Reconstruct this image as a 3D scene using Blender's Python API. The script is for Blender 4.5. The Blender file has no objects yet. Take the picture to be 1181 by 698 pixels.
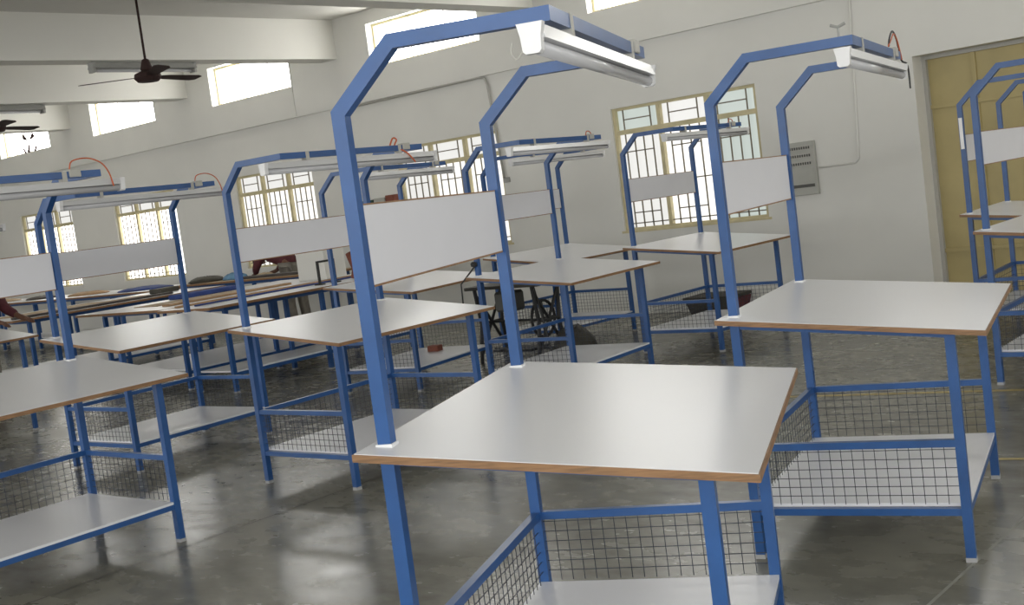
import bpy, bmesh, math, random
from mathutils import Vector, Matrix
random.seed(7)
S = bpy.context.scene
COL = S.collection

# ------------------------------------------------------------------ camera
F_PX, PITCH, ROLL, YAW, CAM_H = 1382.97, 0.08605, -0.13036, -0.70838, 1.4299
fw = Vector((math.sin(YAW)*math.cos(PITCH), math.cos(YAW)*math.cos(PITCH), -math.sin(PITCH)))
rt = Vector((math.cos(YAW), -math.sin(YAW), 0)); up = rt.cross(fw)
r2 = math.cos(ROLL)*rt + math.sin(ROLL)*up
u2 = -math.sin(ROLL)*rt + math.cos(ROLL)*up
cam_d = bpy.data.cameras.new('camera'); cam = bpy.data.objects.new('camera', cam_d); COL.objects.link(cam)
M = Matrix((r2, u2, -fw)).transposed().to_4x4(); M.translation = Vector((0, 0, CAM_H))
cam.matrix_world = M
cam_d.sensor_fit = 'HORIZONTAL'; cam_d.sensor_width = 36.0
cam_d.lens = F_PX*36.0/1181.0; cam_d.clip_start = 0.05; cam_d.clip_end = 200
S.camera = cam

# ------------------------------------------------------------------ world, daylight, exposure
PANE_HIGH, PANE_LOW, PANE_FROST = 11.0, 1.15, 0.55
w = bpy.data.worlds.new('overcast_sky'); S.world = w; w.use_nodes = True
w.node_tree.nodes['Background'].inputs[0].default_value = (0.85, 0.92, 1.0, 1)
w.node_tree.nodes['Background'].inputs[1].default_value = 1.0
S.view_settings.view_transform = 'Standard'; S.view_settings.look = 'None'
S.view_settings.gamma = 1.0; S.view_settings.use_curve_mapping = False
S.view_settings.exposure = 0.0

# room: wall with the windows at Y = WY, camera near the origin
WY, X0, X1, YF, ZC = 10.8, -24.0, 5.0, -7.0, 4.0
PITCH_X = 3.28
def area_light(name, loc, rot, sx, sy, watt, col=(1, 0.992, 0.975)):
    d = bpy.data.lights.new(name, 'AREA'); d.shape = 'RECTANGLE'; d.size = sx; d.size_y = sy
    d.energy = watt; d.color = col
    o = bpy.data.objects.new(name, d); COL.objects.link(o); o.location = loc; o.rotation_euler = rot
    return o
# daylight area lights at unseen windows added behind camera and in right wall
ADDED_FRONT_WIN = [(-20.0+3.28*i) for i in range(8)]
for i, x in enumerate(ADDED_FRONT_WIN):
    area_light('added_low_daylight', (x, YF+0.06, 1.7), (math.radians(90), 0, 0), 1.9, 1.6, 56)
    area_light('added_high_daylight', (x, YF+0.06, 3.5), (math.radians(90), 0, 0), 1.9, 0.6, 58)
ADDED_RIGHT_WIN = [-5.0+3.4*i for i in range(5)]
for y in ADDED_RIGHT_WIN:
    area_light('added_low_daylight', (X1-0.06, y, 1.7), (math.radians(90), 0, math.radians(90)), 1.9, 1.6, 26)
    area_light('added_high_daylight', (X1-0.06, y, 3.5), (math.radians(90), 0, math.radians(90)), 1.9, 0.6, 34)

# the small flash of the camera that took the picture
fd = bpy.data.lights.new('camera_flash', 'POINT'); fd.energy = 46; fd.shadow_soft_size = 0.03; fd.color = (0.93, 0.96, 1.0)
fo = bpy.data.objects.new('camera_flash', fd); COL.objects.link(fo); fo.location = Vector((0, 0, CAM_H)) - 0.05*r2 + 0.05*u2

# ------------------------------------------------------------------ materials
MAT = {}
def mat(name, col, rough=0.5, metal=0.0, var=0.0, scale=6.0, bump=0.0, bscale=40.0, emit=None, spec=0.5, stretch=None, col2=None, detail=4.0, rvar=0.0):
    m = bpy.data.materials.new(name); m.use_nodes = True; nt = m.node_tree; N = nt.nodes; L = nt.links
    b = N['Principled BSDF']
    b.inputs['Base Color'].default_value = (*col, 1); b.inputs['Roughness'].default_value = rough
    b.inputs['Metallic'].default_value = metal; b.inputs['Specular IOR Level'].default_value = spec
    if var or col2 or bump or rvar:
        tc = N.new('ShaderNodeTexCoord'); mp = N.new('ShaderNodeMapping'); L.new(tc.outputs['Object'], mp.inputs[0])
        if stretch: mp.inputs['Scale'].default_value = stretch
        nz = N.new('ShaderNodeTexNoise'); nz.inputs['Scale'].default_value = scale; nz.inputs['Detail'].default_value = detail
        L.new(mp.outputs[0], nz.inputs['Vector'])
        if var or col2:
            rp = N.new('ShaderNodeValToRGB')
            lo = col2 if col2 else tuple(c*(1-var) for c in col)
            hi = col if col2 else tuple(min(1, c*(1+var)) for c in col)
            rp.color_ramp.elements[0].position = 0.3; rp.color_ramp.elements[1].position = 0.7
            rp.color_ramp.elements[0].color = (*lo, 1); rp.color_ramp.elements[1].color = (*hi, 1)
            L.new(nz.outputs['Fac'], rp.inputs[0]); L.new(rp.outputs[0], b.inputs['Base Color'])
        if rvar:
            mr = N.new('ShaderNodeMapRange'); mr.inputs[1].default_value = 0.3; mr.inputs[2].default_value = 0.7
            mr.inputs[3].default_value = max(0.02, rough-rvar); mr.inputs[4].default_value = rough+rvar
            L.new(nz.outputs['Fac'], mr.inputs[0]); L.new(mr.outputs[0], b.inputs['Roughness'])
        if bump:
            n2 = N.new('ShaderNodeTexNoise'); n2.inputs['Scale'].default_value = bscale; n2.inputs['Detail'].default_value = 3
            L.new(mp.outputs[0], n2.inputs['Vector'])
            bp = N.new('ShaderNodeBump'); bp.inputs['Strength'].default_value = bump; bp.inputs['Distance'].default_value = 0.01
            L.new(n2.outputs['Fac'], bp.inputs['Height']); L.new(bp.outputs[0], b.inputs['Normal'])
    if emit:
        b.inputs['Emission Color'].default_value = (*emit[:3], 1); b.inputs['Emission Strength'].default_value = emit[3]
    MAT[name] = m
    return m
mat('blue_paint', (0.019, 0.083, 0.255), 0.32, var=0.12, scale=9)
mat('laminate', (0.78, 0.78, 0.80), 0.30, var=0.015, scale=1.2, detail=1.0)
mat('board_white', (0.66, 0.66, 0.69), 0.45, var=0.02, scale=3)
mat('wood_edge', (0.25, 0.135, 0.06), 0.5, var=0.3, scale=5, stretch=(3, 3, 40))
mat('wire_grey', (0.03, 0.035, 0.05), 0.45, metal=0.3)
mat('cap_white', (0.80, 0.80, 0.80), 0.4)
mat('foot_grey', (0.40, 0.40, 0.40), 0.5)
mat('lamp_white', (0.78, 0.78, 0.78), 0.28)
mat('lamp_metal', (0.62, 0.62, 0.62), 0.32, metal=0.2)
mat('tube_glass', (0.50, 0.50, 0.51), 0.15)
mat('wire_red', (0.55, 0.12, 0.04), 0.5)
mat('wire_black', (0.02, 0.02, 0.02), 0.5)
mat('wall_paint', (0.74, 0.732, 0.69), 0.85, var=0.03, scale=1.3, bump=0.05, bscale=30)
mat('ceiling_paint', (0.66, 0.65, 0.61), 0.9, var=0.03, scale=1.0)
mat('beam_paint', (0.80, 0.79, 0.74), 0.85, var=0.02, scale=1.5)
mat('frame_cream', (0.60, 0.53, 0.32), 0.5, var=0.12, scale=8)
mat('grille_grey', (0.20, 0.17, 0.12), 0.5)
mat('door_yellow', (0.44, 0.36, 0.16), 0.5, var=0.08, scale=3)
mat('fan_brown', (0.040, 0.022, 0.020), 0.75, spec=0.2)
mat('grey_metal', (0.33, 0.33, 0.31), 0.45, var=0.1)
mat('panel_grey', (0.42, 0.42, 0.38), 0.5, var=0.06)
mat('panel_dark', (0.08, 0.08, 0.07), 0.5)
mat('conduit', (0.45, 0.44, 0.40), 0.6)
mat('dark_olive', (0.045, 0.04, 0.028), 0.6, var=0.3, scale=7)
mat('maroon', (0.10, 0.022, 0.028), 0.8, var=0.25, scale=14, bump=0.3)
mat('brown_red', (0.22, 0.07, 0.045), 0.8, var=0.2, scale=10)
mat('skin', (0.16, 0.075, 0.045), 0.6)
mat('hair', (0.01, 0.008, 0.007), 0.5)
mat('trouser_grey', (0.22, 0.20, 0.17), 0.85, var=0.2, scale=12)
mat('cloth_blue', (0.13, 0.26, 0.40), 0.85, var=0.3, scale=10)
mat('cloth_dark_blue', (0.03, 0.06, 0.22), 0.8, var=0.2, scale=10)
mat('plank', (0.40, 0.25, 0.13), 0.6, var=0.25, scale=6, stretch=(10, 1, 10))
mat('dark_strip', (0.06, 0.05, 0.045), 0.6, var=0.2)
mat('paper_brown', (0.45, 0.34, 0.22), 0.8, var=0.12)
mat('green_dark', (0.02, 0.06, 0.045), 0.5)
mat('painted_glint', (0.9, 0.9, 0.9), 0.3)  # white for the highlight painted onto a far post
mat('line_yellow', (0.42, 0.33, 0.12), 0.6, var=0.25, scale=9)
mat('joint_light', (0.30, 0.30, 0.26), 0.7)
mat('pane_high', (0.1, 0.1, 0.1), 0.3, emit=(1.0, 0.99, 0.96, PANE_HIGH))
mat('pane_low', (0.1, 0.1, 0.1), 0.3, emit=(1.0, 0.98, 0.93, PANE_LOW))
mat('pane_far', (0.1, 0.1, 0.1), 0.3, emit=(1.0, 0.98, 0.93, 3.2))
mat('pane_frosted', (0.1, 0.11, 0.1), 0.3, emit=(0.90, 1.0, 0.93, PANE_FROST))
mat('pane_mid', (0.1, 0.1, 0.1), 0.3, emit=(1.0, 0.99, 0.95, 0.82))
# polished concrete floor
def floor_mat():
    m = bpy.data.materials.new('polished_concrete'); m.use_nodes = True; nt = m.node_tree; N = nt.nodes; L = nt.links
    b = N['Principled BSDF']; tc = N.new('ShaderNodeTexCoord')
    n1 = N.new('ShaderNodeTexNoise'); n1.inputs['Scale'].default_value = 0.9; n1.inputs['Detail'].default_value = 8; n1.inputs['Roughness'].default_value = 0.65
    n2 = N.new('ShaderNodeTexNoise'); n2.inputs['Scale'].default_value = 7; n2.inputs['Detail'].default_value = 6
    mp = N.new('ShaderNodeMapping'); mp.inputs['Rotation'].default_value = (0, 0, 0.6); mp.inputs['Scale'].default_value = (0.7, 1.3, 1)
    L.new(tc.outputs['Object'], n1.inputs['Vector']); L.new(tc.outputs['Object'], mp.inputs[0]); L.new(mp.outputs[0], n2.inputs['Vector'])
    mx = N.new('ShaderNodeMath'); mx.operation = 'MULTIPLY_ADD'; mx.inputs[1].default_value = 0.55
    sc2 = N.new('ShaderNodeMath'); sc2.operation = 'MULTIPLY'; sc2.inputs[1].default_value = 0.45
    L.new(n2.outputs['Fac'], sc2.inputs[0]); L.new(n1.outputs['Fac'], mx.inputs[0]); L.new(sc2.outputs[0], mx.inputs[2])
    rp = N.new('ShaderNodeValToRGB'); rp.color_ramp.elements[0].position = 0.38; rp.color_ramp.elements[1].position = 0.64
    rp.color_ramp.elements[0].color = (0.125, 0.120, 0.096, 1); rp.color_ramp.elements[1].color = (0.27, 0.262, 0.215, 1)
    L.new(mx.outputs[0], rp.inputs[0]); L.new(rp.outputs[0], b.inputs['Base Color'])
    mr = N.new('ShaderNodeMapRange'); mr.inputs[1].default_value = 0.35; mr.inputs[2].default_value = 0.65
    mr.inputs[3].default_value = 0.20; mr.inputs[4].default_value = 0.32
    L.new(mx.outputs[0], mr.inputs[0]); L.new(mr.outputs[0], b.inputs['Roughness'])
    bp = N.new('ShaderNodeBump'); bp.inputs['Strength'].default_value = 0.025; bp.inputs['Distance'].default_value = 0.01
    L.new(n2.outputs['Fac'], bp.inputs['Height']); L.new(bp.outputs[0], b.inputs['Normal'])
    MAT['floor'] = m
floor_mat()

# ------------------------------------------------------------------ helpers
def bbox(bm, x0, x1, y0, y1, z0, z1):
    v = [bm.verts.new(p) for p in ((x0,y0,z0),(x1,y0,z0),(x1,y1,z0),(x0,y1,z0),(x0,y0,z1),(x1,y0,z1),(x1,y1,z1),(x0,y1,z1))]
    for f in ((0,3,2,1),(4,5,6,7),(0,1,5,4),(1,2,6,5),(2,3,7,6),(3,0,4,7)): bm.faces.new([v[i] for i in f])
def prism(bm, pts, axis, a0, a1):
    """extrude a polygon given in the two other axes along axis"""
    def mk(p, t):
        q = list(p); q.insert(axis, t); return bm.verts.new(q)
    A = [mk(p, a0) for p in pts]; B = [mk(p, a1) for p in pts]; n = len(pts)
    bm.faces.new(A); bm.faces.new(list(reversed(B)))
    for i in range(n): bm.faces.new((A[i], B[i], B[(i+1) % n], A[(i+1) % n]))
    bmesh.ops.recalc_face_normals(bm, faces=bm.faces[:])
def tube(bm, pts, r, n=8, r_end=None, cap=True):
    pts = [Vector(p) for p in pts]; rings = []; m = len(pts)
    ref = Vector((0, 0, 1))
    prev = None
    for i, p in enumerate(pts):
        if i == 0: t = pts[1]-p
        elif i == m-1: t = p-pts[i-1]
        else: t = (pts[i+1]-p).normalized()+(p-pts[i-1]).normalized()
        t.normalize()
        if prev is None:
            a = t.cross(ref)
            if a.length < 1e-3: a = t.cross(Vector((1, 0, 0)))
        else: a = prev - t*prev.dot(t)
        a.normalize(); prev = a; b2 = t.cross(a)
        rr = r if r_end is None else r+(r_end-r)*i/(m-1)
        rings.append([bm.verts.new(p+rr*(math.cos(2*math.pi*k/n)*a+math.sin(2*math.pi*k/n)*b2)) for k in range(n)])
    for i in range(m-1):
        for k in range(n):
            f = bm.faces.new((rings[i][k], rings[i][(k+1) % n], rings[i+1][(k+1) % n], rings[i+1][k])); f.smooth = n > 6
    if cap:
        bm.faces.new(list(reversed(rings[0]))); bm.faces.new(rings[-1])
def lathe(bm, prof, n=16, c=(0, 0, 0)):
    R = []
    for r, z in prof: R.append([bm.verts.new((c[0]+r*math.cos(2*math.pi*k/n), c[1]+r*math.sin(2*math.pi*k/n), c[2]+z)) for k in range(n)])
    for i in range(len(R)-1):
        for k in range(n): bm.faces.new((R[i][k], R[i][(k+1) % n], R[i+1][(k+1) % n], R[i+1][k]))
    bm.faces.new(list(reversed(R[0]))); bm.faces.new(R[-1])
def obj(name, bm, m, parent=None, bevel=0.0, mats=None):
    me = bpy.data.meshes.new(name); bmesh.ops.recalc_face_normals(bm, faces=bm.faces[:])
    if bevel: bmesh.ops.bevel(bm, geom=[e for e in bm.edges], offset=bevel, segments=1, affect='EDGES', clamp_overlap=True)
    bm.to_mesh(me); bm.free()
    me.materials.append(MAT[m])
    for q in (mats or []): me.materials.append(MAT[q])
    o = bpy.data.objects.new(name, me); COL.objects.link(o)
    if parent: o.parent = parent
    return o
def box(name, x0, x1, y0, y1, z0, z1, m, parent=None, bevel=0.0):
    bm = bmesh.new(); bbox(bm, x0, x1, y0, y1, z0, z1); return obj(name, bm, m, parent, bevel)
def tag(o, label, cat, group=None):
    o['label'] = label; o['category'] = cat
    if group: o['group'] = group
    return o
def struct(o, label=None):
    o['kind'] = 'structure'
    if label: o['label'] = label
    return o
def stuff(o): o['kind'] = 'stuff'; return o
def empty(name, loc=(0, 0, 0), rz=0):
    o = bpy.data.objects.new(name, None); COL.objects.link(o); o.empty_display_size = 0.1
    o.location = loc; o.rotation_euler = (0, 0, rz); return o
def copy_tree(o, parent=None):
    c = o.copy(); COL.objects.link(c)
    if parent: c.parent = parent
    for ch in list(o.children): copy_tree(ch, c)
    return c
def place(o, loc, rz=0): o.location = loc; o.rotation_euler = (0, 0, rz); return o

# ------------------------------------------------------------------ room shell
fl = struct(box('floor', X0, X1, YF, WY+0.5, -0.15, 0.0, 'floor'), 'polished grey concrete floor')
# saw cuts and painted line in the floor
def floor_strip(name, p, q, wd, m, label):
    a, b = Vector((*p, 0)), Vector((*q, 0)); d = (b-a).normalized(); n = Vector((-d.y, d.x, 0))*wd/2
    bm = bmesh.new(); v = [bm.verts.new(t) for t in (a-n+Vector((0,0,.0012)), b-n+Vector((0,0,.0012)), b+n+Vector((0,0,.0012)), a+n+Vector((0,0,.0012)))]
    bm.faces.new(v); o = obj(name, bm, m, fl); o['label'] = label
floor_strip('floor_joint', (-1.485, -3), (-1.485, 6.7), 0.012, 'joint_light', 'thin pale joint line in the concrete floor')
floor_strip('floor_joint', (-4.9, -3), (-4.9, 10.7), 0.008, 'dark_strip', 'thin dark joint line in the concrete floor')
floor_strip('floor_joint', (-8.2, -3), (-8.2, 10.7), 0.008, 'dark_strip', 'thin dark joint line in the concrete floor')
floor_strip('painted_line', (-4.4, 6.43), (4.5, 8.0), 0.05, 'line_yellow', 'worn yellow line painted on the floor')
floor_strip('painted_line', (-1.95, 5.30), (4.5, 6.5), 0.035, 'line_yellow', 'worn yellow line painted on the floor')
struct(box('ceiling', X0, X1, YF, WY+0.3, ZC, ZC+0.15, 'ceiling_paint'))

def wall_with_holes(name, x0, x1, z0, z1, y0, y1, holes, m):
    """wall along X with rectangular holes (xa, xb, za, zb)"""
    xs = sorted({x0, x1, *[h[0] for h in holes], *[h[1] for h in holes]})
    zs = sorted({z0, z1, *[h[2] for h in holes], *[h[3] for h in holes]})
    xs = [x for x in xs if x0 <= x <= x1]; zs = [z for z in zs if z0 <= z <= z1]
    bm = bmesh.new()
    for i in range(len(xs)-1):
        j = 0
        while j < len(zs)-1:
            def solid(j): 
                cx, cz = (xs[i]+xs[i+1])/2, (zs[j]+zs[j+1])/2
                return not any(h[0] < cx < h[1] and h[2] < cz < h[3] for h in holes)
            if not solid(j): j += 1; continue
            k = j
            while k+1 < len(zs)-1 and solid(k+1): k += 1
            bbox(bm, xs[i], xs[i+1], y0, y1, zs[j], zs[k+1]); j = k+1
    bmesh.ops.remove_doubles(bm, verts=bm.verts[:], dist=1e-5)
    # drop the inner double faces between neighbouring boxes
    seen = {}
    for f in bm.faces: seen.setdefault(tuple(round(c, 4) for c in f.calc_center_median()), []).append(f)
    bmesh.ops.delete(bm, geom=[f for fs in seen.values() if len(fs) > 1 for f in fs], context='FACES')
    return struct(obj(name, bm, m))
WIN = [(-20.42, -18.70), (-17.40, -15.70), (-14.17, -12.48), (-10.86, -9.13), (-7.51, -5.76)]
VEN = [(-20.63, -18.92), (-17.56, -15.80), (-14.35, -12.58), (-11.03, -9.19), (-7.62, -5.86), (-4.3, -2.6), (-1.1, 0.7)]
WZ, VZ = (0.91, 2.24), (3.29, 3.83)
DOOR = (-4.17, -0.6, 0.0, 2.225)
LEDGE = 2.885
wb = wall_with_holes('wall_back', X0, X1, 0, LEDGE, WY, WY+0.30, [(a, b, *WZ) for a, b in WIN]+[DOOR], 'wall_paint')
wall_with_holes('wall_back_upper', X0, -12.57, LEDGE, ZC, WY-0.06, WY+0.30, [(a, b, *VZ) for a, b in VEN], 'wall_paint')
wall_with_holes('wall_back_upper', -12.57, X1, LEDGE, ZC, WY-0.045, WY+0.30, [(a, b, *VZ) for a, b in VEN], 'wall_paint')
struct(box('wall_left', X0-0.2, X0, YF-0.2, WY+0.3, 0, ZC, 'wall_paint'))
wr = wall_with_holes('wall_right', YF-0.2, WY+0.3, 0, ZC, 0, 0.25, [(y-0.95, y+0.95, 0.9, 2.5) for y in ADDED_RIGHT_WIN]+[(y-0.95, y+0.95, 3.2, 3.8) for y in ADDED_RIGHT_WIN], 'wall_paint')
wr.matrix_world = Matrix(((0, 1, 0, X1), (1, 0, 0, 0), (0, 0, 1, 0), (0, 0, 0, 1)))
wall_with_holes('wall_front', X0, X1, 0, ZC, YF-0.25, YF, [(x-0.95, x+0.95, 0.9, 2.5) for x in ADDED_FRONT_WIN]+[(x-0.95, x+0.95, 3.2, 3.8) for x in ADDED_FRONT_WIN], 'wall_paint')
# ceiling beams run from the window wall across the hall
for i in range(-3, 4):
    cx = -8.5+PITCH_X*i
    if cx < X0+0.5 or cx > X1-0.4: continue
    bm = bmesh.new(); k = math.tan(math.radians(2.5)); L = WY-0.02-YF
    v = [bm.verts.new((cx+sx*0.15+(-k*t*L), WY-0.04-t*L, z)) for z in (3.5, ZC) for t in (0, 1) for sx in (-1, 1)]
    for f in ((0,1,3,2),(4,6,7,5),(0,4,5,1),(2,3,7,6),(0,2,6,4),(1,5,7,3)): bm.faces.new([v[j] for j in f])
    o = obj('ceiling_beam', bm, 'beam_paint'); struct(o, 'white painted concrete ceiling beam')
# ------------------------------------------------------------------ windows of the back wall
def grille(parent, x0, x1, z0, z1, verts, hors, y, r=0.006):
    bm = bmesh.new()
    for x in verts: bbox(bm, x-r, x+r, y-r, y+r, z0, z1)
    for (xa, xb, z) in hors: bbox(bm, xa, xb, y-r, y+r, z-r, z+r)
    o = obj('grille', bm, 'grille_grey', parent); stuff(o); return o
def low_window(n, xa, xb, kinds):
    root = empty('window_%d' % n, ((xa+xb)/2, WY, 0)); struct(root, 'steel framed window with cream frame and bar grille')
    cx = (xa+xb)/2; W = xb-xa; hw = W/2; z0, z1, zt = WZ[0], WZ[1], 1.975
    y0, y1 = 0.03, 0.09; t = 0.03
    bm = bmesh.new()
    bbox(bm, -hw, -hw+t*1.3, y0, y1, z0, z1); bbox(bm, hw-t*1.3, hw, y0, y1, z0, z1)
    bbox(bm, -hw+t*1.3, hw-t*1.3, y0, y1, z1-t, z1); bbox(bm, -hw+t*1.3, hw-t*1.3, y0, y1, z0, z0+t)
    obj('window_frame', bm, 'frame_cream', root)
    box('transom', -hw+t*1.3, hw-t*1.3, y0-0.005, y1, zt-0.025, zt+0.025, 'frame_cream', root)
    cw = W/3
    for k in (1, 2):
        box('mullion', -hw+cw*k-0.022, -hw+cw*k+0.022, y0-0.004, y1, z0+t, z1-t, 'frame_cream', root)
    for k in range(3):
        a, b = -hw+cw*k+0.025, -hw+cw*(k+1)-0.025
        if k == 0: a += 0.015
        if k == 2: b -= 0.015
        box('pane', a, b, 0.075, 0.080, zt+0.025, z1-t, kinds[k], root)
        if kinds[3+k]: box('pane', a, b, 0.075, 0.080, z0+t, zt-0.025, kinds[3+k], root)
        gw = b-a
        # upper: two uprights, one bar between them; lower: uprights with bars near the top and foot
        grille(root, a, b, zt+0.025, z1-t, [a+gw*0.17, a+gw*0.83], [(a+gw*0.17, a+gw*0.83, (zt+z1)/2)], 0.045)
        vs = [a+gw*f for f in (0.17, 0.39, 0.61, 0.83)]
        grille(root, a, b, z0+t, zt-0.025, vs, [(a, b, 1.40), (a+gw*0.17, a+gw*0.83, 1.76), (a+gw*0.17, a+gw*0.83, 1.10), (a, b, 0.985)], 0.045)
    # projecting inner sill
    box('window_sill', -hw-0.03, hw+0.03, -0.012, 0.10, z0-0.02, z0+0.004, 'frame_cream' if n >= 4 else 'wall_paint', root)
    return root
PF, PL, PM = 'pane_frosted', 'pane_low', 'pane_mid'
for i, (a, b) in enumerate(WIN):
    low_window(i+1, a, b, [PM, PM, PM, 'pane_far', 'pane_far', 'pane_far'] if i < 2 else [PM, PM, PM, PL, PL, PL] if i == 2 else ([PF, PM, PF, PM, PL, PF] if i == 4 else [PM, PM, PM, PM, PL, PL]))
def high_window(n, xa, xb, y=WY):
    root = empty('window_%d' % n, ((xa+xb)/2, y, 0)); struct(root, 'bright high level ventilator window')
    hw = (xb-xa)/2; z0, z1 = VZ; t = 0.03
    bm = bmesh.new()
    bbox(bm, -hw, -hw+t, 0.06, 0.12, z0, z1); bbox(bm, hw-t, hw, 0.06, 0.12, z0, z1)
    bbox(bm, -hw+t, hw-t, 0.06, 0.12, z1-t, z1); bbox(bm, -hw+t, hw-t, 0.06, 0.12, z0, z0+t)
    obj('window_frame', bm, 'frame_cream', root)
    for k in range(3):
        a = -hw+t+(2*hw-2*t)/3*k; b = a+(2*hw-2*t)/3
        box('pane', a+0.008, b-0.008, 0.09, 0.096, z0+t, z1-t, 'pane_high', root)
        if k: box('mullion', a-0.008, a+0.008, 0.085, 0.10, z0+t, z1-t, 'frame_cream', root)
for i, (a, b) in enumerate(VEN): high_window(6+i, a, b)
# curled exhaust shapes against the farthest ventilator
o = empty('exhaust_fan', (-19.75, WY+0.03, 3.49)); tag(o, 'small dark exhaust fan in front of the farthest bright high window', 'fan')
bm = bmesh.new(); tube(bm, [(0.24*math.cos(a), 0, 0.24*math.sin(a)) for a in [math.pi*(1.15+0.07*i) for i in range(11)]], 0.018, 6); obj('ring', bm, 'fan_brown', o)
bm = bmesh.new(); tube(bm, [(0.24*math.cos(a), 0, 0.26*math.sin(a)) for a in [math.pi*(0.25+0.06*i) for i in range(8)]], 0.012, 6); obj('ring', bm, 'fan_brown', o)
for a in (0.5, 2.6, 4.4):
    bm = bmesh.new(); c, s = math.cos(a), math.sin(a)
    prism(bm, [(0.02*c, 0.02*s), (0.2*c-0.05*s, 0.2*s+0.05*c), (0.22*c+0.05*s, 0.22*s-0.05*c)], 1, -0.006, 0.006); obj('blade', bm, 'fan_brown', o)

# ------------------------------------------------------------------ yellow door in its recess
dr = empty('door_1', (DOOR[0], WY, 0)); struct(dr, 'wide yellow sheet metal door set deep in the wall')
dy = 0.25
xs = [0.0, 0.45, 1.15, 1.85, 2.55, 3.25, 3.57]; zs = [0.0, 0.43, 1.755, 2.225]
for i in range(len(xs)-1):
    for j in range(3):
        box('door_panel', xs[i]+0.004, xs[i+1]-0.004, dy+0.02, dy+0.03, zs[j]+0.004, zs[j+1]-0.004, 'door_yellow', dr)
for x in xs[1:-1]: box('door_rib', x-0.018, x+0.018, dy-0.0, dy+0.02, 0, 2.225, 'door_yellow', dr)
for z in (0.43, 1.755): box('door_rail', 0, 3.57, dy-0.004, dy+0.018, z-0.018, z+0.018, 'door_yellow', dr)
box('door_frame', 0.0, 0.035, dy-0.03, dy+0.03, 0, 2.225, 'conduit', dr)
box('door_frame', 0.035, 3.57, dy-0.03, dy+0.03, 2.19, 2.225, 'conduit', dr)

# ------------------------------------------------------------------ conduit, distribution board on the wall
def pipe(name, pts, r, m, label, cat):
    bm = bmesh.new(); tube(bm, pts, r, 8); return tag(obj(name, bm, m), label, cat)
pipe('conduit_pipe', [(-11.45, WY-0.036, 2.86), (-9.3, WY-0.036, 2.875), (-9.2, WY-0.036, 2.86), (-9.165, WY-0.036, 2.78), (-9.09, WY-0.036, 1.68)], 0.014, 'conduit', 'grey conduit pipe running below the wall ledge then down beside a window', 'pipe')
pipe('conduit_pipe', [(-5.17, WY-0.014, 1.34), (-4.80, WY-0.014, 1.34), (-4.76, WY-0.014, 1.38), (-4.69, WY-0.014, 2.86)], 0.010, 'wall_paint', 'thin white conduit rising from the electrical board on the wall', 'pipe')
o = tag(box('junction_box', -9.12, -9.03, WY-0.03, WY-0.002, 1.62, 1.68, 'grey_metal', None, 0.004), 'tiny grey box at the foot of the wall conduit pipe', 'junction box')
pb = empty('distribution_board', (-5.33, WY, 0)); tag(pb, 'grey electrical board with rows of switches on the wall', 'electrical board')
box('cabinet', -0.145, 0.145, -0.05, -0.002, 1.09, 1.605, 'panel_grey', pb, 0.004)
for r_ in range(3):
    z = 1.545-r_*0.075
    st = box('switch_strip', -0.115, 0.115, -0.054, -0.050, z-0.022, z+0.022, 'conduit', pb)
    bm = bmesh.new()
    for k in range(9): bbox(bm, -0.105+k*0.0245, -0.093+k*0.0245, -0.060, -0.0541, z-0.012, z+0.012)
    stuff(obj('switches', bm, 'panel_dark', st))
box('slot', -0.115, 0.12, -0.054, -0.050, 1.165, 1.195, 'panel_dark', pb)
box('cover_plate', -0.125, 0.125, -0.053, -0.050, 1.215, 1.35, 'panel_grey', pb, 0.001)

# ------------------------------------------------------------------ lamps under the ceiling beams, ceiling fans
def beam_lamp(x, y0, y1, label):
    r = empty('ceiling_lamp', (x, (y0+y1)/2, 3.5)); tag(r, label, 'light', 'tube lamps under the ceiling beams')
    h = (y1-y0)/2
    bm = bmesh.new(); prism(bm, [(-0.03, -0.002), (0.03, -0.002), (0.075, -0.075), (-0.075, -0.075)], 1, -h, h); obj('reflector', bm, 'grey_metal', r)
    bm = bmesh.new(); tube(bm, [(0, -h+0.05, -0.095), (0, h-0.05, -0.095)], 0.018, 10); obj('tube', bm, 'tube_glass', r)
    for s in (-1, 1): box('end_cap', -0.05, 0.05, s*h-(0.02 if s > 0 else 0)-0.005, s*h+(0.02 if s < 0 else 0)+0.005, -0.12, -0.005, 'grey_metal', r)
kk = math.tan(math.radians(2.5))
beam_lamp(-11.78-kk*2.7, 7.38, 8.72, 'grey tube lamp under the beam right above the ceiling fan')
beam_lamp(-15.06-kk*2.7, 7.1, 8.6, 'grey tube lamp under the far beam at the left edge')
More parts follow.
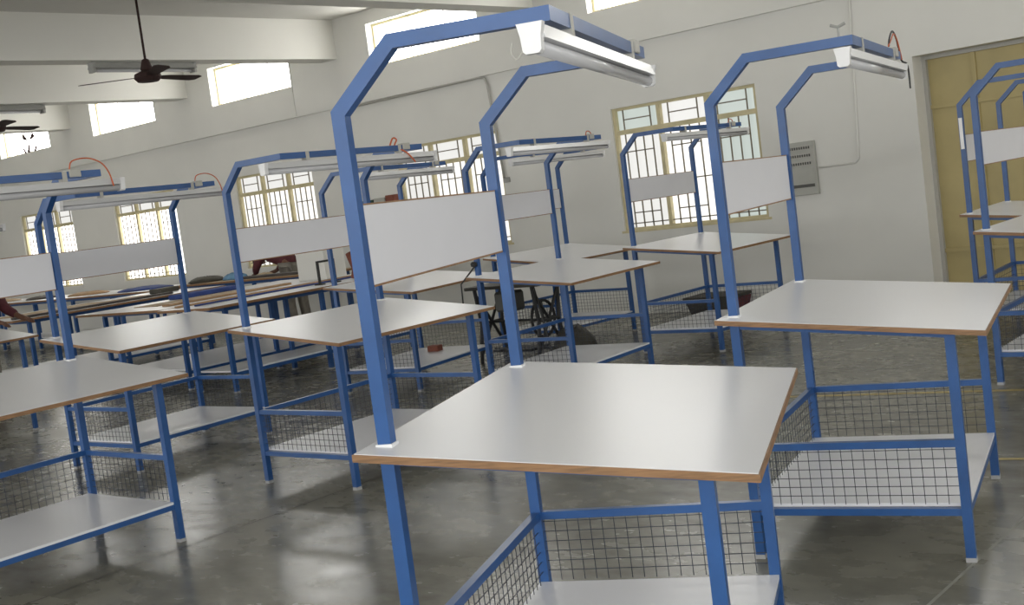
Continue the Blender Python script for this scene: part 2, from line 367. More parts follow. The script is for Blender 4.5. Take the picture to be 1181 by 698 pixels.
def ceiling_fan(loc, rz, label):
    r = empty('ceiling_fan', loc, rz); tag(r, label, 'fan', 'ceiling fans')
    H = ZC-loc[2]
    bm = bmesh.new(); tube(bm, [(0, 0, 0.05), (0, 0, H-0.002)], 0.012, 8); obj('rod', bm, 'fan_brown', r)
    bm = bmesh.new(); lathe(bm, [(0.02, 0.17), (0.035, 0.16), (0.06, 0.07), (0.05, 0.06)], 14); obj('canopy', bm, 'fan_brown', r)
    bm = bmesh.new(); lathe(bm, [(0.03, -0.05), (0.10, -0.045), (0.13, -0.01), (0.12, 0.03), (0.05, 0.06)], 18); obj('motor', bm, 'fan_brown', r)
    for k in range(3):
        a = 2*math.pi*k/3
        bm = bmesh.new(); tl = 0.16
        pts = [(0.13, -0.03), (0.24, -0.055), (0.60, -0.075), (0.66, -0.05), (0.66, 0.05), (0.60, 0.075), (0.24, 0.055), (0.13, 0.03)]
        for zz in (0.0, 0.006): pass
        prism(bm, pts, 2, 0.0, 0.006)
        for v in bm.verts: v.co.z -= v.co.y*tl
        bmesh.ops.rotate(bm, verts=bm.verts[:], cent=(0, 0, 0), matrix=Matrix.Rotation(a, 3, 'Z')); obj('blade', bm, 'fan_brown', r)
ceiling_fan((-10.0, 6.79, 3.03), math.radians(219), 'brown three blade ceiling fan on a long rod, wholly in view')
ceiling_fan((-13.4, 6.96, 3.0), math.radians(348), 'ceiling fan cut by the left edge with one blade showing')

# ------------------------------------------------------------------ the blue work tables
TW, TD, WP, TE, LB = 1.2584, 0.8942, 1.0722, 0.043, 0.730
Z1, Z2, B2, ARM, H, HU = 1.6686, 1.8088, 0.1468, 0.501, 0.9, 0.8084
PW = 0.0165                                  # half post width
slope = (HU-H)/(TD-TE)
def topz(b): return H+slope*b
def sweep_rect(bm, pts, hx, hy):
    """square tube swept along a path in the local XZ plane, mitred"""
    P = [Vector((p[0], p[1])) for p in pts]; rings = []
    for i, p in enumerate(P):
        d0 = (p-P[i-1]).normalized() if i else (P[1]-p).normalized()
        d1 = (P[i+1]-p).normalized() if i < len(P)-1 else d0
        n0 = Vector((-d0.y, d0.x)); n1 = Vector((-d1.y, d1.x)); m = (n0+n1).normalized(); l = hx/max(0.3, m.dot(n0))
        rings.append([bm.verts.new((p.x+s*m.x*l, t*hy, p.y+s*m.y*l)) for s, t in ((-1,-1),(1,-1),(1,1),(-1,1))])
    for i in range(len(P)-1):
        for k in range(4): bm.faces.new((rings[i][k], rings[i][(k+1) % 4], rings[i+1][(k+1) % 4], rings[i+1][k]))
    bm.faces.new(rings[0]); bm.faces.new(rings[-1])
def ring_box(bm, x0, x1, y0, y1, z0, z1): bbox(bm, x0, x1, y0, y1, z0, z1)
def make_table():
    T = empty('work_table')
    hw = TW/2; hp = WP/2; b0, b1 = -TE, TD-TE; th = 0.018
    # sloping top with plywood edging
    bm = bmesh.new()
    v = [bm.verts.new((b, a, topz(b)-dz)) for dz in (th, 0) for b, a in ((b0, -hw), (b1, -hw), (b1, hw), (b0, hw))]
    for f in ((0,3,2,1),(4,5,6,7),(0,1,5,4),(1,2,6,5),(2,3,7,6),(3,0,4,7)): bm.faces.new([v[i] for i in f])
    top = obj('tabletop', bm, 'laminate', T)
    e = 0.004
    def edge_strip(p, q, off):
        bm = bmesh.new()
        ox, oy = off
        vs = []
        for dz in (th+0.001, 0.0015):
            for (b, a), k in ((p, 0), (q, 0), (q, 1), (p, 1)):
                vs.append(bm.verts.new((b+ox*k, a+oy*k, topz(b)-dz)))
        for f in ((0,3,2,1),(4,5,6,7),(0,1,5,4),(1,2,6,5),(2,3,7,6),(3,0,4,7)): bm.faces.new([vs[i] for i in f])
        obj('edging', bm, 'wood_edge', top)
    edge_strip((b0, -hw), (b1, -hw), (0, -e)); edge_strip((b0, hw), (b1, hw), (0, e))
    edge_strip((b0, -hw-e), (b0, hw+e), (-e, 0)); edge_strip((b1, -hw-e), (b1, hw+e), (e, 0))
    # posts with bent arms
    for s in (-1, 1):
        bm = bmesh.new(); sweep_rect(bm, [(0, 0.012), (0, Z1), (B2, Z2), (ARM+PW, Z2)], PW, PW)
        for vv in bm.verts: vv.co.y += s*hp
        p = obj('post', bm, 'blue_paint', T)
        box('foot_cap', -PW-0.001, PW+0.001, s*hp-PW-0.001, s*hp+PW+0.001, 0.0, 0.016, 'foot_grey', p)
        bm = bmesh.new(); bbox(bm, -PW-0.004, PW+0.004, s*hp-PW-0.004, s*hp+PW+0.004, topz(0)-0.002, topz(0)+0.006); obj('sealant', bm, 'cap_white', p)
        l = box('leg', LB-PW, LB+PW, s*hp-PW, s*hp+PW, 0.012, topz(LB)-th-0.002, 'blue_paint', T)
        box('foot_cap', LB-PW-0.001, LB+PW+0.001, s*hp-PW-0.001, s*hp+PW+0.001, 0.0, 0.016, 'foot_grey', l)
    q = 0.0125
    # sloping top rails along the two sides, level ones front and back
    for s in (-1, 1):
        bm = bmesh.new(); y = s*hp
        vs = [bm.verts.new((b, y+t, topz(b)-th-0.001-dz)) for dz in (0.025, 0) for b, t in ((PW, -q), (LB-PW, -q), (LB-PW, q), (PW, q))]
        for f in ((0,3,2,1),(4,5,6,7),(0,1,5,4),(1,2,6,5),(2,3,7,6),(3,0,4,7)): bm.faces.new([vs[i] for i in f])
        obj('top_rail', bm, 'blue_paint', T)
    for b in (0, LB):
        box('top_rail', b-q, b+q, -hp+PW, hp-PW, topz(b)-th-0.027, topz(b)-th-0.002, 'blue_paint', T)
    ZR, ZS = 0.427, 0.1996
    for s in (-1, 1):
        box('basket_rail', PW, LB-PW, s*hp-q, s*hp+q, ZR-0.025, ZR, 'blue_paint', T)
        box('shelf_rail', PW, LB-PW, s*hp-q, s*hp+q, ZS-0.037, ZS-0.012, 'blue_paint', T)
    box('basket_rail', -q, q, -hp+PW, hp-PW, ZR-0.025, ZR, 'blue_paint', T)
    for b in (0, LB): box('shelf_rail', b-q, b+q, -hp+PW, hp-PW, ZS-0.037, ZS-0.012, 'blue_paint', T)
    box('shelf', -q, LB+q, -hp+PW+0.001, hp-PW-0.001, ZS-0.0118, ZS, 'laminate', T)
    # wire mesh on three sides
    r = 0.0011
    def mesh_panel(ax, n, pos):
        bm = bmesh.new(); z0, z1 = ZS+0.0003, ZR-0.025
        lo, hi = (PW, LB-PW) if ax == 0 else (-hp+PW, hp-PW)
        m = max(2, round((hi-lo)/0.0395))
        for k in range(1, m):
            t = lo+(hi-lo)*k/m
            if ax == 0: bbox(bm, t-r, t+r, pos-r, pos+r, z0, z1)
            else: bbox(bm, pos-r, pos+r, t-r, t+r, z0, z1)
        for k in range(1, 7):
            z = z0+(z1-z0)*k/6.3
            if ax == 0: bbox(bm, lo, hi, pos-r, pos+r, z-r, z+r)
            else: bbox(bm, pos-r, pos+r, lo, hi, z-r, z+r)
        stuff(obj('wire_mesh', bm, 'wire_grey', T))
    mesh_panel(0, 0, -hp); mesh_panel(0, 0, hp); mesh_panel(1, 0, 0)
    # white board between the posts
    bd = box('backboard', -0.007, 0.007, -hp+PW+0.004, hp-PW-0.004, 1.272, 1.458, 'board_white', T)
    box('edging', -0.0078, 0.0078, -hp+PW+0.004, hp-PW-0.004, 1.267, 1.272, 'wood_edge', bd)
    box('edging', -0.0078, 0.0078, -hp+PW+0.004, hp-PW-0.004, 1.458, 1.462, 'wood_edge', bd)
    # crossbar and tube lamp
    box('crossbar', ARM-PW, ARM+PW, -hp+PW, hp-PW, Z2-PW, Z2+PW, 'blue_paint', T)
    for s in (-1, 1):
        box('clamp', ARM-0.019, ARM+0.019, s*0.36-0.012, s*0.36+0.012, Z2-PW-0.0155, Z2+0.0185, 'conduit', T)
    hl = 0.66; zc = Z2-PW-0.011
    bm = bmesh.new(); prism(bm, [(-0.018, zc-0.004), (0.018, zc-0.004), (0.026, zc-0.034), (-0.026, zc-0.034)], 1, -hl+0.012, hl-0.012)
    ln = obj('lamp_housing', bm, 'lamp_metal', T)
    bm = bmesh.new(); tube(bm, [(ARM, -hl+0.012, zc-0.049), (ARM, hl-0.012, zc-0.049)], 0.016, 12); obj('tube', bm, 'tube_glass', ln)
    for v in ln.data.vertices: v.co.x += ARM
    for s in (-1, 1):
        bm = bmesh.new()
        prism(bm, [(ARM-0.028, zc-0.003), (ARM+0.028, zc-0.003), (ARM+0.022, zc-0.030), (ARM+0.020, zc-0.060), (ARM+0.014, zc-0.066), (ARM-0.014, zc-0.066), (ARM-0.020, zc-0.060), (ARM-0.022, zc-0.030)], 1, s*hl-0.012, s*hl+0.012)
        obj('end_cap', bm, 'lamp_white', ln)
    box('junction_box', ARM-0.022, ARM+0.024, 0.385, 0.445, Z2-0.012, Z2+0.026, 'conduit', ln, 0.003)
    return T
proto = make_table()
POS = {'A': (-2.252, 2.368, 0.404), 'B': (-2.337, 4.316, 0.243), 'C': (-5.557, 4.693, 0.016), 'F': (-7.578, 4.648, 0.030),
       'G': (-5.880, 7.019, 0.079), 'I': (-5.676, 8.803, -0.004), 'D': (-5.739, 2.647, 0.012), 'E': (-7.593, 7.099, 0.150),
       'H': (-7.432, 9.064, -0.060), 'J': (-2.380, 7.507, 0.034), 'K': (-3.066, 9.166, 0.070), 'L': (-10.52, 4.47, 0.0)}
LAB = {'A': 'nearest blue framed work table, its big white top filling the foreground',
       'B': 'blue framed work table at right behind the nearest one, whole mesh basket in view',
       'C': 'work table in mid picture left of the nearest table\'s front post, top seen whole',
       'D': 'work table cut by the left edge, nearest at lower left, one post showing',
       'F': 'work table just behind the lower left one, left of the middle table',
       'G': 'work table behind the far post of the nearest table, dark mesh basket below',
       'I': 'work table in front of the large cream barred window near the electrical board',
       'E': 'work table hidden behind the board of the nearest table, its corner at mid picture',
       'H': 'farthest work table in the middle, against the wall between two windows',
       'J': 'nearer of two work tables cut by the right edge before the yellow door',
       'K': 'farther of two work tables at the right edge, painted white glint on its post',
       'L': 'table corner at the far left edge beside a person in maroon'}
TB = {}
# wires looping over the lamp ends: (points in table coordinates)
def wire(T, pts, m='wire_red', r=0.0035):
    bm = bmesh.new()
    # smooth the polyline
    P = [Vector(p) for p in pts]; Q = []
    for i in range(len(P)-1):
        p0, p1, p2, p3 = P[max(i-1, 0)], P[i], P[i+1], P[min(i+2, len(P)-1)]
        for k in range(5):
            t = k/5; Q.append(0.5*((2*p1)+(p2-p0)*t+(2*p0-5*p1+4*p2-p3)*t*t+(3*p1-p0-3*p2+p3)*t**3))
    Q.append(P[-1]); tube(bm, Q, r, 6); return obj('wire', bm, m, T)
loop = [(ARM, 0.40, Z2+0.025), (ARM, 0.42, Z2+0.065), (ARM, 0.50, Z2+0.075), (ARM, 0.57, Z2+0.05), (ARM+0.01, 0.60, Z2+0.0), (ARM+0.035, 0.60, Z2-0.07)]
for k in 'ABCDEFGHIJKL':
    T = proto if k == 'A' else copy_tree(proto)
    x, y, r = POS[k]; place(T, (x, y, 0), r); tag(T, LAB[k], 'table', 'blue framed white work tables with lamp arms'); TB[k] = T
def lamp_of(T): return next(c for c in T.children if c.name.split('.')[0] == 'lamp_housing')
for k in 'DF': wire(lamp_of(TB[k]), loop)
wire(lamp_of(TB['C']), [(ARM, 0.30, Z2+0.02), (ARM, 0.33, Z2+0.06), (ARM, 0.36, Z2+0.05), (ARM, 0.34, Z2+0.01), (ARM+0.03, 0.40, Z2-0.03), (ARM+0.035, 0.46, Z2-0.09)], 'wire_red', 0.005)
wire(lamp_of(TB['B']), [(ARM, 0.36, Z2+0.03), (ARM, 0.40, Z2+0.065), (ARM, 0.50, Z2+0.10), (ARM, 0.60, Z2+0.07), (ARM, 0.68, Z2-0.01), (ARM+0.01, 0.78, Z2-0.03), (ARM+0.01, 0.80, Z2-0.13)], 'wire_black', 0.004)
wire(lamp_of(TB['B']), [(ARM, 0.35, Z2+0.03), (ARM+.005, 0.41, Z2+0.06), (ARM+.005, 0.50, Z2+0.088), (ARM+.005, 0.585, Z2+0.06), (ARM+.005, 0.66, Z2-0.01)], 'wire_red', 0.003)
for k in 'GHI': wire(lamp_of(TB[k]), [(ARM, 0.36, Z2+0.02), (ARM, 0.38, Z2+0.05), (ARM, 0.43, Z2+0.04), (ARM, 0.45, Z2-0.01)], 'wire_red', 0.004)
# wing hook on the arm end of the right table, wire on the near lamp, white glint painted as a strip on a far post
bm = bmesh.new(); tube(bm, [(ARM-0.03, -WP/2, Z2+PW), (ARM-0.03, -WP/2, Z2+0.055)], 0.004, 6)
tube(bm, [(ARM-0.055, -WP/2, Z2+0.06), (ARM-0.03, -WP/2, Z2+0.05), (ARM-0.005, -WP/2, Z2+0.06)], 0.006, 6)
obj('hook', bm, 'grey_metal', TB['B'])
box('glint_strip', -0.012, 0.012, -WP/2-PW-0.002, -WP/2-PW, 1.36, 1.58, 'painted_glint', TB['K'])
wire(lamp_of(TB['A']), [(ARM-0.02, -0.672, Z2-0.085), (ARM-0.035, -0.672, Z2-0.10), (ARM-0.045, -0.672, Z2-0.085), (ARM-0.04, -0.672, Z2-0.065)], 'conduit', 0.0015)

# ------------------------------------------------------------------ long cutting tables at the far left
def long_table(x0, x1, y0, y1, z, label, shelf=True, top='laminate'):
    T = empty('cutting_table', ((x0+x1)/2, (y0+y1)/2, 0)); tag(T, label, 'table', 'long cutting tables at the far side of the hall')
    hx, hy = (x1-x0)/2, (y1-y0)/2
    tp = box('tabletop', -hx, hx, -hy, hy, z-0.022, z, top, T)
    e = 0.004
    for (a, b, c, d) in ((-hx-e, -hx, -hy, hy), (hx, hx+e, -hy, hy), (-hx-e, hx+e, -hy-e, -hy), (-hx-e, hx+e, hy, hy+e)):
        box('edging', a, b, c, d, z-0.024, z-0.001, 'wood_edge', tp)
    lx, ly = hx-0.12, hy-0.25
    ny = max(2, round(2*ly/1.3)+1); nx = 2
    long_x = hx > hy
    if long_x: nx = max(2, round(2*lx/1.3)+1); ny = 2; ly = hy-0.12
    for i in range(nx):
        for j in range(ny):
            x = -lx+2*lx*i/(nx-1); y = -ly+2*ly*j/(ny-1)
            l = box('leg', x-0.02, x+0.02, y-0.02, y+0.02, 0.012, z-0.062, 'blue_paint', T)
            box('foot_cap', x-0.023, x+0.023, y-0.023, y+0.023, 0, 0.016, 'foot_grey', l)
    for s in (-1, 1):
        box('top_rail', s*lx-0.015, s*lx+0.015, -ly-0.02, ly+0.02, z-0.062, z-0.023, 'blue_paint', T)
        box('top_rail', -lx+0.015, lx-0.015, s*ly-0.015, s*ly+0.015, z-0.062, z-0.023, 'blue_paint', T)
    if shelf:
        for s in (-1, 1): box('shelf_rail', s*lx-0.0125, s*lx+0.0125, -ly+0.02, ly-0.02, 0.155, 0.185, 'blue_paint', T)
        box('shelf', -lx, lx, -ly+0.021, ly-0.021, 0.186, 0.20, 'laminate', T)
    return T
TZ = 0.82
long_table(-9.70, -8.90, 6.30, 9.10, TZ, 'nearest long white cutting table, pointing at the wall behind the work tables')
long_table(-11.35, -9.78, 6.42, 9.10, TZ, 'wide white cutting table left of the nearest long one')
long_table(-13.9, -12.45, 6.30, 9.10, TZ, 'long cutting table at the left, brown strips lying on it')
long_table(-20.8, -14.6, 9.55, 10.45, 0.80, 'long bench table against the wall under the farthest windows')

long_table(-13.7, -10.6, 9.2, 9.72, 0.86, 'cross table behind the ends of the long ones, in front of the bending person', False, 'paper_brown')
# things lying on the long tables
def slab(name, c, sx, sy, sz, rz, m, label, cat, group=None, bevel=0.003):
    bm = bmesh.new(); bbox(bm, -sx/2, sx/2, -sy/2, sy/2, 0, sz)
    o = obj(name, bm, m, None, bevel); place(o, c, rz); return tag(o, label, cat, group)
TP = TZ+0.001
slab('plank', (-9.62, 7.7, TP), 0.05, 2.5, 0.018, 0.0, 'plank', 'thin brown plank along the left rim of the nearest long table', 'plank', 'planks on the cutting tables')
slab('straight_edge', (-9.42, 7.6, TP), 0.035, 2.2, 0.015, 0.03, 'cloth_dark_blue', 'thin dark blue straight edge on the nearest long table', 'ruler')
slab('plank', (-10.2, 7.5, TP), 0.12, 1.6, 0.02, 0.05, 'plank', 'brown plank lying along the wide white table', 'plank', 'planks on the cutting tables')
slab('plank', (-12.60, 7.4, TP), 0.09, 2.0, 0.025, -0.02, 'dark_strip', 'dark strip along the right rim of the left table', 'plank', 'planks on the cutting tables')
slab('plank', (-12.88, 7.4, TP), 0.20, 1.7, 0.02, 0.03, 'plank', 'wide brown board on the left table', 'plank', 'planks on the cutting tables')
slab('paper_sheet', (-13.42, 7.3, TP), 0.5, 1.3, 0.006, 0.03, 'paper_brown', 'brown paper sheet spread on the left table', 'paper', None, 0.001)
slab('paper_sheet', (-10.65, 7.4, TP), 0.45, 1.2, 0.006, -0.02, 'paper_brown', 'brown paper sheet spread on the wide white table', 'paper', None, 0.001)
slab('carton', (-10.18, 8.75, TP), 0.46, 0.30, 0.42, 0.0, 'wall_paint', 'pale upright carton at the far end of the wide table', 'carton')
def heap(name, c, r, h, m, label, cat, seed=1, sy=1.0, rz=0):
    rnd = random.Random(seed); bm = bmesh.new(); n = 18; rings = []
    for i, (f, z) in enumerate(((1.0, 0.0), (1.04, 0.18), (0.9, 0.55), (0.62, 0.85), (0.25, 1.0))):
        rings.append([bm.verts.new((r*f*math.cos(2*math.pi*k/n)*(1+rnd.uniform(-.1, .1)), sy*r*f*math.sin(2*math.pi*k/n)*(1+rnd.uniform(-.1, .1)), h*z*(1+(rnd.uniform(-.15, .15) if i else 0)))) for k in range(n)])
    for i in range(4):
        for k in range(n): f = bm.faces.new((rings[i][k], rings[i][(k+1) % n], rings[i+1][(k+1) % n], rings[i+1][k])); f.smooth = True
    bm.faces.new(rings[-1]); bm.faces.new(list(reversed(rings[0])))
    o = obj(name, bm, m); place(o, c, rz); return tag(o, label, cat)
heap('cloth_pile', (-12.75, 9.50, 0.861), 0.18, 0.08, 'cloth_blue', 'light blue crumpled cloth in front of the bending person', 'cloth', 3, 0.8)
slab('plank', (-11.6, 9.36, 0.861), 1.6, 0.16, 0.03, 0.02, 'dark_strip', 'dark plank on the cross table below the bending person', 'plank', 'planks on the cutting tables')
heap('cloth_pile', (-12.3, 9.62, 0.861), 0.15, 0.04, 'paper_brown', 'tan cloth heap near the bending person', 'cloth', 4, 0.7)
heap('cloth_pile', (-13.3, 9.45, 0.861), 0.24, 0.075, 'dark_olive', 'dark cloth heap at the left end of the cross table', 'cloth', 5, 0.9)
slab('fabric_stack', (-11.1, 7.85, TP), 0.26, 0.8, 0.05, 0.0, 'cloth_dark_blue', 'folded dark blue fabric on the wide white table', 'fabric', None, 0.01)
slab('fabric_stack', (-13.2, 8.72, TP), 0.20, 0.35, 0.06, 0.3, 'dark_olive', 'dark folded fabric on the left table', 'fabric', None, 0.01)
for i, (x, sx, m, lb) in enumerate(((-20.0, 0.9, 'paper_brown', 'tan bundle lying on the wall bench, leftmost'), (-18.6, 0.8, 'dark_strip', 'dark flat bundle on the wall bench'), (-17.2, 0.9, 'plank', 'brown flat bundle on the wall bench, mid way'), (-15.6, 1.1, 'cloth_dark_blue', 'dark blue bundle on the wall bench at its right end'))):
    heap('fabric_bundle', (x, 10.0, 0.801), sx/2, 0.045, m, lb, 'fabric', 10+i, 0.55)
# black open frame and a reddish bundle beside it
o = empty('frame_stand', (-9.22, 7.98, TP)); tag(o, 'black open rectangular frame standing on the nearest long table', 'frame')
box('upright', -0.012, 0.012, -0.115, -0.095, 0, 0.22, 'wire_black', o); box('upright', -0.012, 0.012, 0.095, 0.115, 0, 0.22, 'wire_black', o)
box('crosspiece', -0.012, 0.012, -0.115, 0.115, 0.22, 0.24, 'wire_black', o); box('foot', -0.06, 0.06, -0.125, -0.085, -0.0005, 0.012, 'wire_black', o); box('foot', -0.06, 0.06, 0.085, 0.125, -0.0005, 0.012, 'wire_black', o)
bm = bmesh.new(); tube(bm, [(0, 0, 0.0), (0.01, 0.01, 0.1), (-0.02, -0.02, 0.22), (-0.04, -0.03, 0.27)], 0.06, 12, 0.035)
o = obj('cloth_roll', bm, 'brown_red'); place(o, (-9.16, 8.32, TP+0.006)); tag(o, 'reddish brown upright roll beside the black frame', 'fabric')

# ------------------------------------------------------------------ small things by the wall
ws = empty('wall_shelf', (-11.12, WY, 0)); tag(ws, 'narrow shelf on the wall left of a window', 'shelf')
box('board', -0.33, 0.33, -0.19, -0.003, 1.50, 1.52, 'plank', ws); box('bracket', -0.25, -0.23, -0.15, -0.003, 1.40, 1.50, 'grey_metal', ws); box('bracket', 0.23, 0.25, -0.15, -0.003, 1.40, 1.50, 'grey_metal', ws)
for (x, sx, h, m, lb) in ((-11.32, 0.19, 0.12, 'green_dark', 'dark green box on the wall shelf'), (-11.10, 0.2, 0.13, 'panel_grey', 'grey box on the wall shelf, between two darker ones'), (-10.91, 0.15, 0.15, 'brown_red', 'reddish brown box on the wall shelf')):
    slab('storage_box', (x, WY-0.095, 1.5205), sx, 0.13, h, 0, m, lb, 'box', 'boxes on the wall shelf', 0.004)
# low dark settee-like chest against the wall
o = empty('low_chest', (-6.27, 10.52, 0)); tag(o, 'small dark olive chest with maroon end on the floor against the wall', 'chest')
bm = bmesh.new(); prism(bm, [(-0.21, 0.0), (0.19, 0.0), (0.24, 0.17), (-0.28, 0.17)], 1, -0.2, 0.2); obj('body', bm, 'dark_olive', o)
bm = bmesh.new(); prism(bm, [(-0.30, 0.171), (0.26, 0.171), (0.26, 0.20), (-0.30, 0.20)], 1, -0.21, 0.21); obj('lid', bm, 'dark_olive', o)
bm = bmesh.new(); prism(bm, [(0.196, 0.01), (0.215, 0.01), (0.265, 0.165), (0.246, 0.165)], 1, -0.19, 0.19); obj('end_panel', bm, 'maroon', o)
# dark machine stand seen under the middle tables
o = empty('machine_stand', (-6.85, 8.12-0.05, 0)); tag(o, 'dark iron machine stand cluttered with rods, seen under the middle tables', 'machine')
for s in (-1, 1):
    bm = bmesh.new(); x = s*0.33
    tube(bm, [(x, -0.2, 0.0), (x, -0.14, 0.35), (x, -0.18, 0.66)], 0.018, 6); tube(bm, [(x, 0.2, 0.0), (x, 0.14, 0.35), (x, 0.18, 0.66)], 0.018, 6)
    tube(bm, [(x, -0.18, 0.08), (x, 0.16, 0.6)], 0.014, 6); tube(bm, [(x, 0.18, 0.08), (x, -0.16, 0.6)], 0.014, 6); tube(bm, [(x, -0.15, 0.35), (x, 0.15, 0.35)], 0.014, 6)
    obj('side_frame', bm, 'wire_black', o)
box('bed', -0.42, 0.42, -0.22, 0.22, 0.661, 0.69, 'dark_olive', o, 0.004)
bm = bmesh.new(); tube(bm, [(0.27, 0.16*math.cos(a), 0.36+0.16*math.sin(a)) for a in [2*math.pi*i/20 for i in range(21)]], 0.014, 6); tube(bm, [(0.27, -0.16, 0.36), (0.27, 0.16, 0.36)], 0.01, 6); tube(bm, [(0.27, 0, 0.2), (0.27, 0, 0.52)], 0.01, 6); obj('flywheel', bm, 'wire_black', o)
box('motor', -0.2, 0.02, -0.09, 0.09, 0.44, 0.62, 'panel_dark', o, 0.02)
box('treadle', -0.24, 0.2, -0.13, 0.12, 0.09, 0.11, 'wire_black', o)
bm = bmesh.new(); tube(bm, [(-0.33, 0, 0.1), (0.33, 0, 0.1)], 0.012, 6); tube(bm, [(-0.33, 0, 0.35), (0.33, 0, 0.35)], 0.012, 6); obj('stretcher', bm, 'wire_black', o)
bm = bmesh.new(); tube(bm, [(0.30, -0.12, 0.66), (0.42, -0.16, 0.25), (0.48, -0.2, 0.05)], 0.01, 6); obj('push_rod', bm, 'wire_black', o)
heap('sack', (-6.30, 8.1, 0.0), 0.2, 0.26, 'dark_olive', 'dark sack on the floor beside the machine stand', 'sack', 8)
slab('carton', (-7.3, 7.42, 0.201), 0.11, 0.08, 0.05, 0.15, 'brown_red', 'small reddish brown box on the lower shelf of a middle table', 'carton')
# hanging cable on the near post of the table behind the foreground one
bm = bmesh.new(); gy = -WP/2-PW-0.008
tube(bm, [(0, gy, 0.985), (-0.03, gy-0.01, 0.95), (-0.075, gy-0.10, 0.86), (-0.08, gy-0.10, 0.72), (-0.07, gy-0.10, 0.62)], 0.006, 6)
lathe(bm, [(0.006, -0.02), (0.022, -0.012), (0.024, 0.008), (0.012, 0.02)], 10, (0, gy-0.018, 0.99))
o = obj('power_cable', bm, 'wire_black', TB['G']); o['label'] = 'black cable with plug hanging from the post'

# ------------------------------------------------------------------ people
def skinned(name, J, edges, m, parent, sub=2):
    me = bpy.data.meshes.new(name); keys = list(J); idx = {k: i for i, k in enumerate(keys)}
    me.from_pydata([J[k][0] for k in keys], [(idx[a], idx[b]) for a, b in edges], [])
    o = bpy.data.objects.new(name, me); COL.objects.link(o); o.parent = parent
    sm = o.modifiers.new('skin', 'SKIN'); sm.use_smooth_shade = True
    for i, k in enumerate(keys):
        r = J[k][1]; me.skin_vertices[0].data[i].radius = (r, r) if not isinstance(r, tuple) else r
    me.skin_vertices[0].data[0].use_root = True
    s = o.modifiers.new('sub', 'SUBSURF'); s.levels = sub; s.render_levels = sub
    me.materials.append(MAT[m]); return o
def person(base, rz, J, label, shirt='maroon', legs='trouser_grey'):
    """J: joint positions in local coordinates, facing +X, feet at z = 0"""
    P = empty('person', base, rz); tag(P, label, 'person')
    B = {'pelvis': (J['pelvis'], 0.10), 'waist': (J['waist'], 0.10), 'chest': (J['chest'], 0.115), 'neck': (J['neck'], 0.052), 'chin': (J['chin'], 0.06), 'head': (J['head'], 0.085), 'crown': (J['crown'], 0.07)}
    E_ = [('pelvis', 'waist'), ('waist', 'chest'), ('chest', 'neck'), ('neck', 'chin'), ('chin', 'head'), ('head', 'crown')]
    for s in 'LR':
        for a, r in (('sho', 0.05), ('elb', 0.038), ('wri', 0.027), ('palm', 0.032), ('hip', 0.08), ('kne', 0.052), ('ank', 0.036), ('toe', 0.03)): B[a+s] = (J[a+s], r)
        E_ += [('chest', 'sho'+s), ('sho'+s, 'elb'+s), ('elb'+s, 'wri'+s), ('wri'+s, 'palm'+s), ('pelvis', 'hip'+s), ('hip'+s, 'kne'+s), ('kne'+s, 'ank'+s), ('ank'+s, 'toe'+s)]
        w, p = Vector(J['wri'+s]), Vector(J['palm'+s]); d = (p-w).normalized(); side = d.cross(Vector((0, 0, 1)))
        if side.length < 0.1: side = Vector((0, 1, 0))
        side.normalize(); dn = d.cross(side)
        for f in range(4):
            t0 = p+d*0.03+side*(f-1.5)*0.018; ln = (0.065, 0.075, 0.07, 0.055)[f]
            B['k%d%s' % (f, s)] = (tuple(t0), 0.009); B['t%d%s' % (f, s)] = (tuple(t0+d*ln*0.9+dn*ln*0.35), 0.007)
            E_ += [('palm'+s, 'k%d%s' % (f, s)), ('k%d%s' % (f, s), 't%d%s' % (f, s))]
        t0 = p+side*0.04*(1 if s == 'L' else -1); B['th'+s] = (tuple(t0+d*0.03), 0.010); E_.append(('palm'+s, 'th'+s))
    skinned('body', B, E_, 'skin', P)
    G = {k: (J[k], r) for k, r in (('pelvis', 0.135), ('waist', 0.13), ('chest', 0.15))}
    G['nk'] = (tuple(Vector(J['chest']).lerp(Vector(J['neck']), 0.75)), 0.07)
    GE = [('pelvis', 'waist'), ('waist', 'chest'), ('chest', 'nk')]
    for s in 'LR':
        G['sho'+s] = (J['sho'+s], 0.072); G['slv'+s] = (tuple(Vector(J['sho'+s]).lerp(Vector(J['elb'+s]), 1.0)), 0.055); G['cuf'+s] = (tuple(Vector(J['elb'+s]).lerp(Vector(J['wri'+s]), 0.85)), 0.042)
        GE += [('chest', 'sho'+s), ('sho'+s, 'slv'+s), ('slv'+s, 'cuf'+s)]
    skinned('shirt', G, GE, shirt, P)
    G = {'pelvis': (tuple(Vector(J['pelvis'])-Vector((0, 0, 0.03))), 0.13)}; GE = []
    for s in 'LR':
        G['hip'+s] = (J['hip'+s], 0.10); G['kne'+s] = (J['kne'+s], 0.072); G['hem'+s] = (tuple(Vector(J['ank'+s])+Vector((0, 0, 0.03))), 0.065)
        GE += [('pelvis', 'hip'+s), ('hip'+s, 'kne'+s), ('kne'+s, 'hem'+s)]
    skinned('trousers', G, GE, legs, P)
    h, c = Vector(J['head']), Vector(J['crown']); dd = (c-h).normalized(); fwd = Vector(J['face'])-h; fwd.normalize()
    G = {'a': (tuple(h-fwd*0.025+dd*0.01), 0.088), 'b': (tuple(c-fwd*0.015+dd*0.012), 0.078), 'c': (tuple(h-fwd*0.06-dd*0.06), 0.05)}
    skinned('hair', G, [('a', 'b'), ('a', 'c')], 'hair', P)
    bm = bmesh.new(); up_ = dd; sd = up_.cross(fwd)
    lathe(bm, [(0.004, -0.012), (0.011, -0.004), (0.004, 0.012)], 8, tuple(h+fwd*0.088-dd*0.02)); obj('nose', bm, 'skin', P)
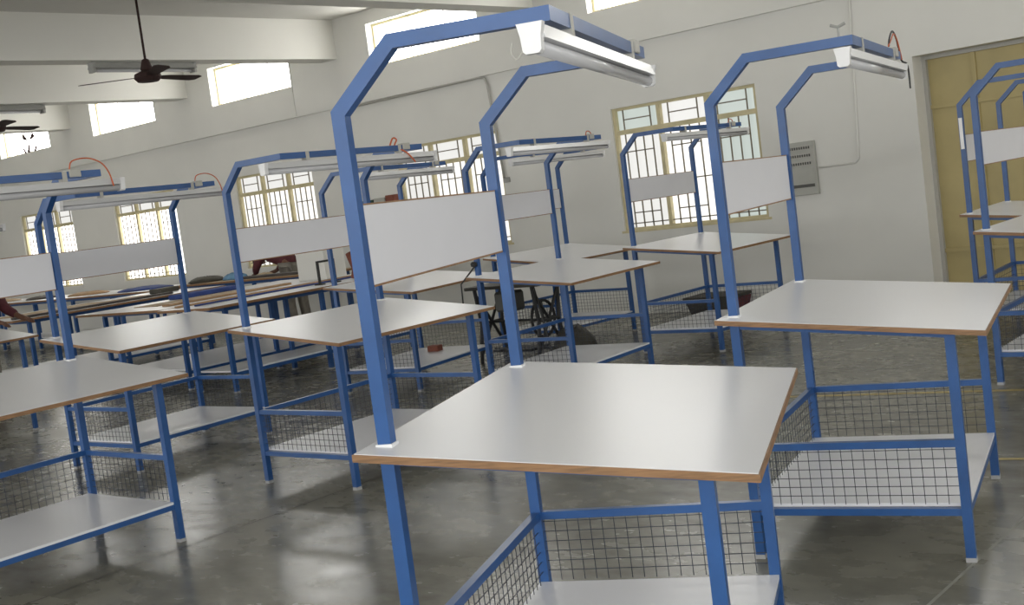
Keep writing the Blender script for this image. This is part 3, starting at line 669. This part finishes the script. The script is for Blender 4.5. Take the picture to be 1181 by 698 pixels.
    for s in (-1, 1):
        bm = bmesh.new(); bmesh.ops.create_icosphere(bm, subdivisions=1, radius=0.011, matrix=Matrix.Translation(h+fwd*0.075+sd*0.03*s+dd*0.005)); obj('eye', bm, 'wire_black', P)
        bm = bmesh.new(); bmesh.ops.create_icosphere(bm, subdivisions=1, radius=0.022, matrix=Matrix.Translation(h+sd*0.085*s-fwd*0.005)); obj('ear', bm, 'skin', P)
    bm = bmesh.new(); bmesh.ops.create_icosphere(bm, subdivisions=1, radius=0.014, matrix=Matrix.Translation(h+fwd*0.075-dd*0.06)); obj('mouth', bm, 'brown_red', P)
    return P
# bending over the far end of the left table, facing the left
J = {'pelvis': (0, 0, 0.90), 'waist': (0.10, 0, 1.02), 'chest': (0.36, 0, 1.14), 'neck': (0.52, 0, 1.13), 'chin': (0.58, 0, 1.09), 'head': (0.63, 0, 1.08), 'crown': (0.71, 0, 1.07), 'face': (0.63, 0, 0.98)}
for s, q in (('L', 1), ('R', -1)):
    J.update({'sho'+s: (0.40, 0.18*q, 1.12), 'elb'+s: (0.46, 0.24*q, 0.96), 'wri'+s: (0.58, 0.17*q, 0.87), 'palm'+s: (0.64, 0.15*q, 0.86), 'hip'+s: (0, 0.10*q, 0.86), 'kne'+s: (0.03, 0.11*q, 0.46), 'ank'+s: (-0.02, 0.11*q, 0.07), 'toe'+s: (0.14, 0.12*q, 0.035)})
person((-12.33, 10.12, 0), math.radians(180), J, 'person in a maroon shirt bending over the far tables')
# at the far left edge, an arm on the table corner
J = {'pelvis': (0, 0, 0.88), 'waist': (0.03, 0, 1.0), 'chest': (0.12, 0, 1.22), 'neck': (0.18, 0, 1.36), 'chin': (0.22, 0, 1.41), 'head': (0.235, 0, 1.47), 'crown': (0.24, 0, 1.54), 'face': (0.33, 0, 1.45)}
for s, q in (('L', 1), ('R', -1)):
    J.update({'sho'+s: (0.11, 0.18*q, 1.26), 'elb'+s: (0.16, 0.23*q, 1.02), 'wri'+s: (0.36, 0.19*q, 0.92), 'palm'+s: (0.43, 0.18*q, 0.90), 'hip'+s: (0, 0.10*q, 0.84), 'kne'+s: (0.04, 0.11*q, 0.45), 'ank'+s: (-0.01, 0.11*q, 0.07), 'toe'+s: (0.15, 0.12*q, 0.035)})
person((-11.27, 5.34, 0), math.radians(25), J, 'person in maroon at the far left edge beside a table corner')
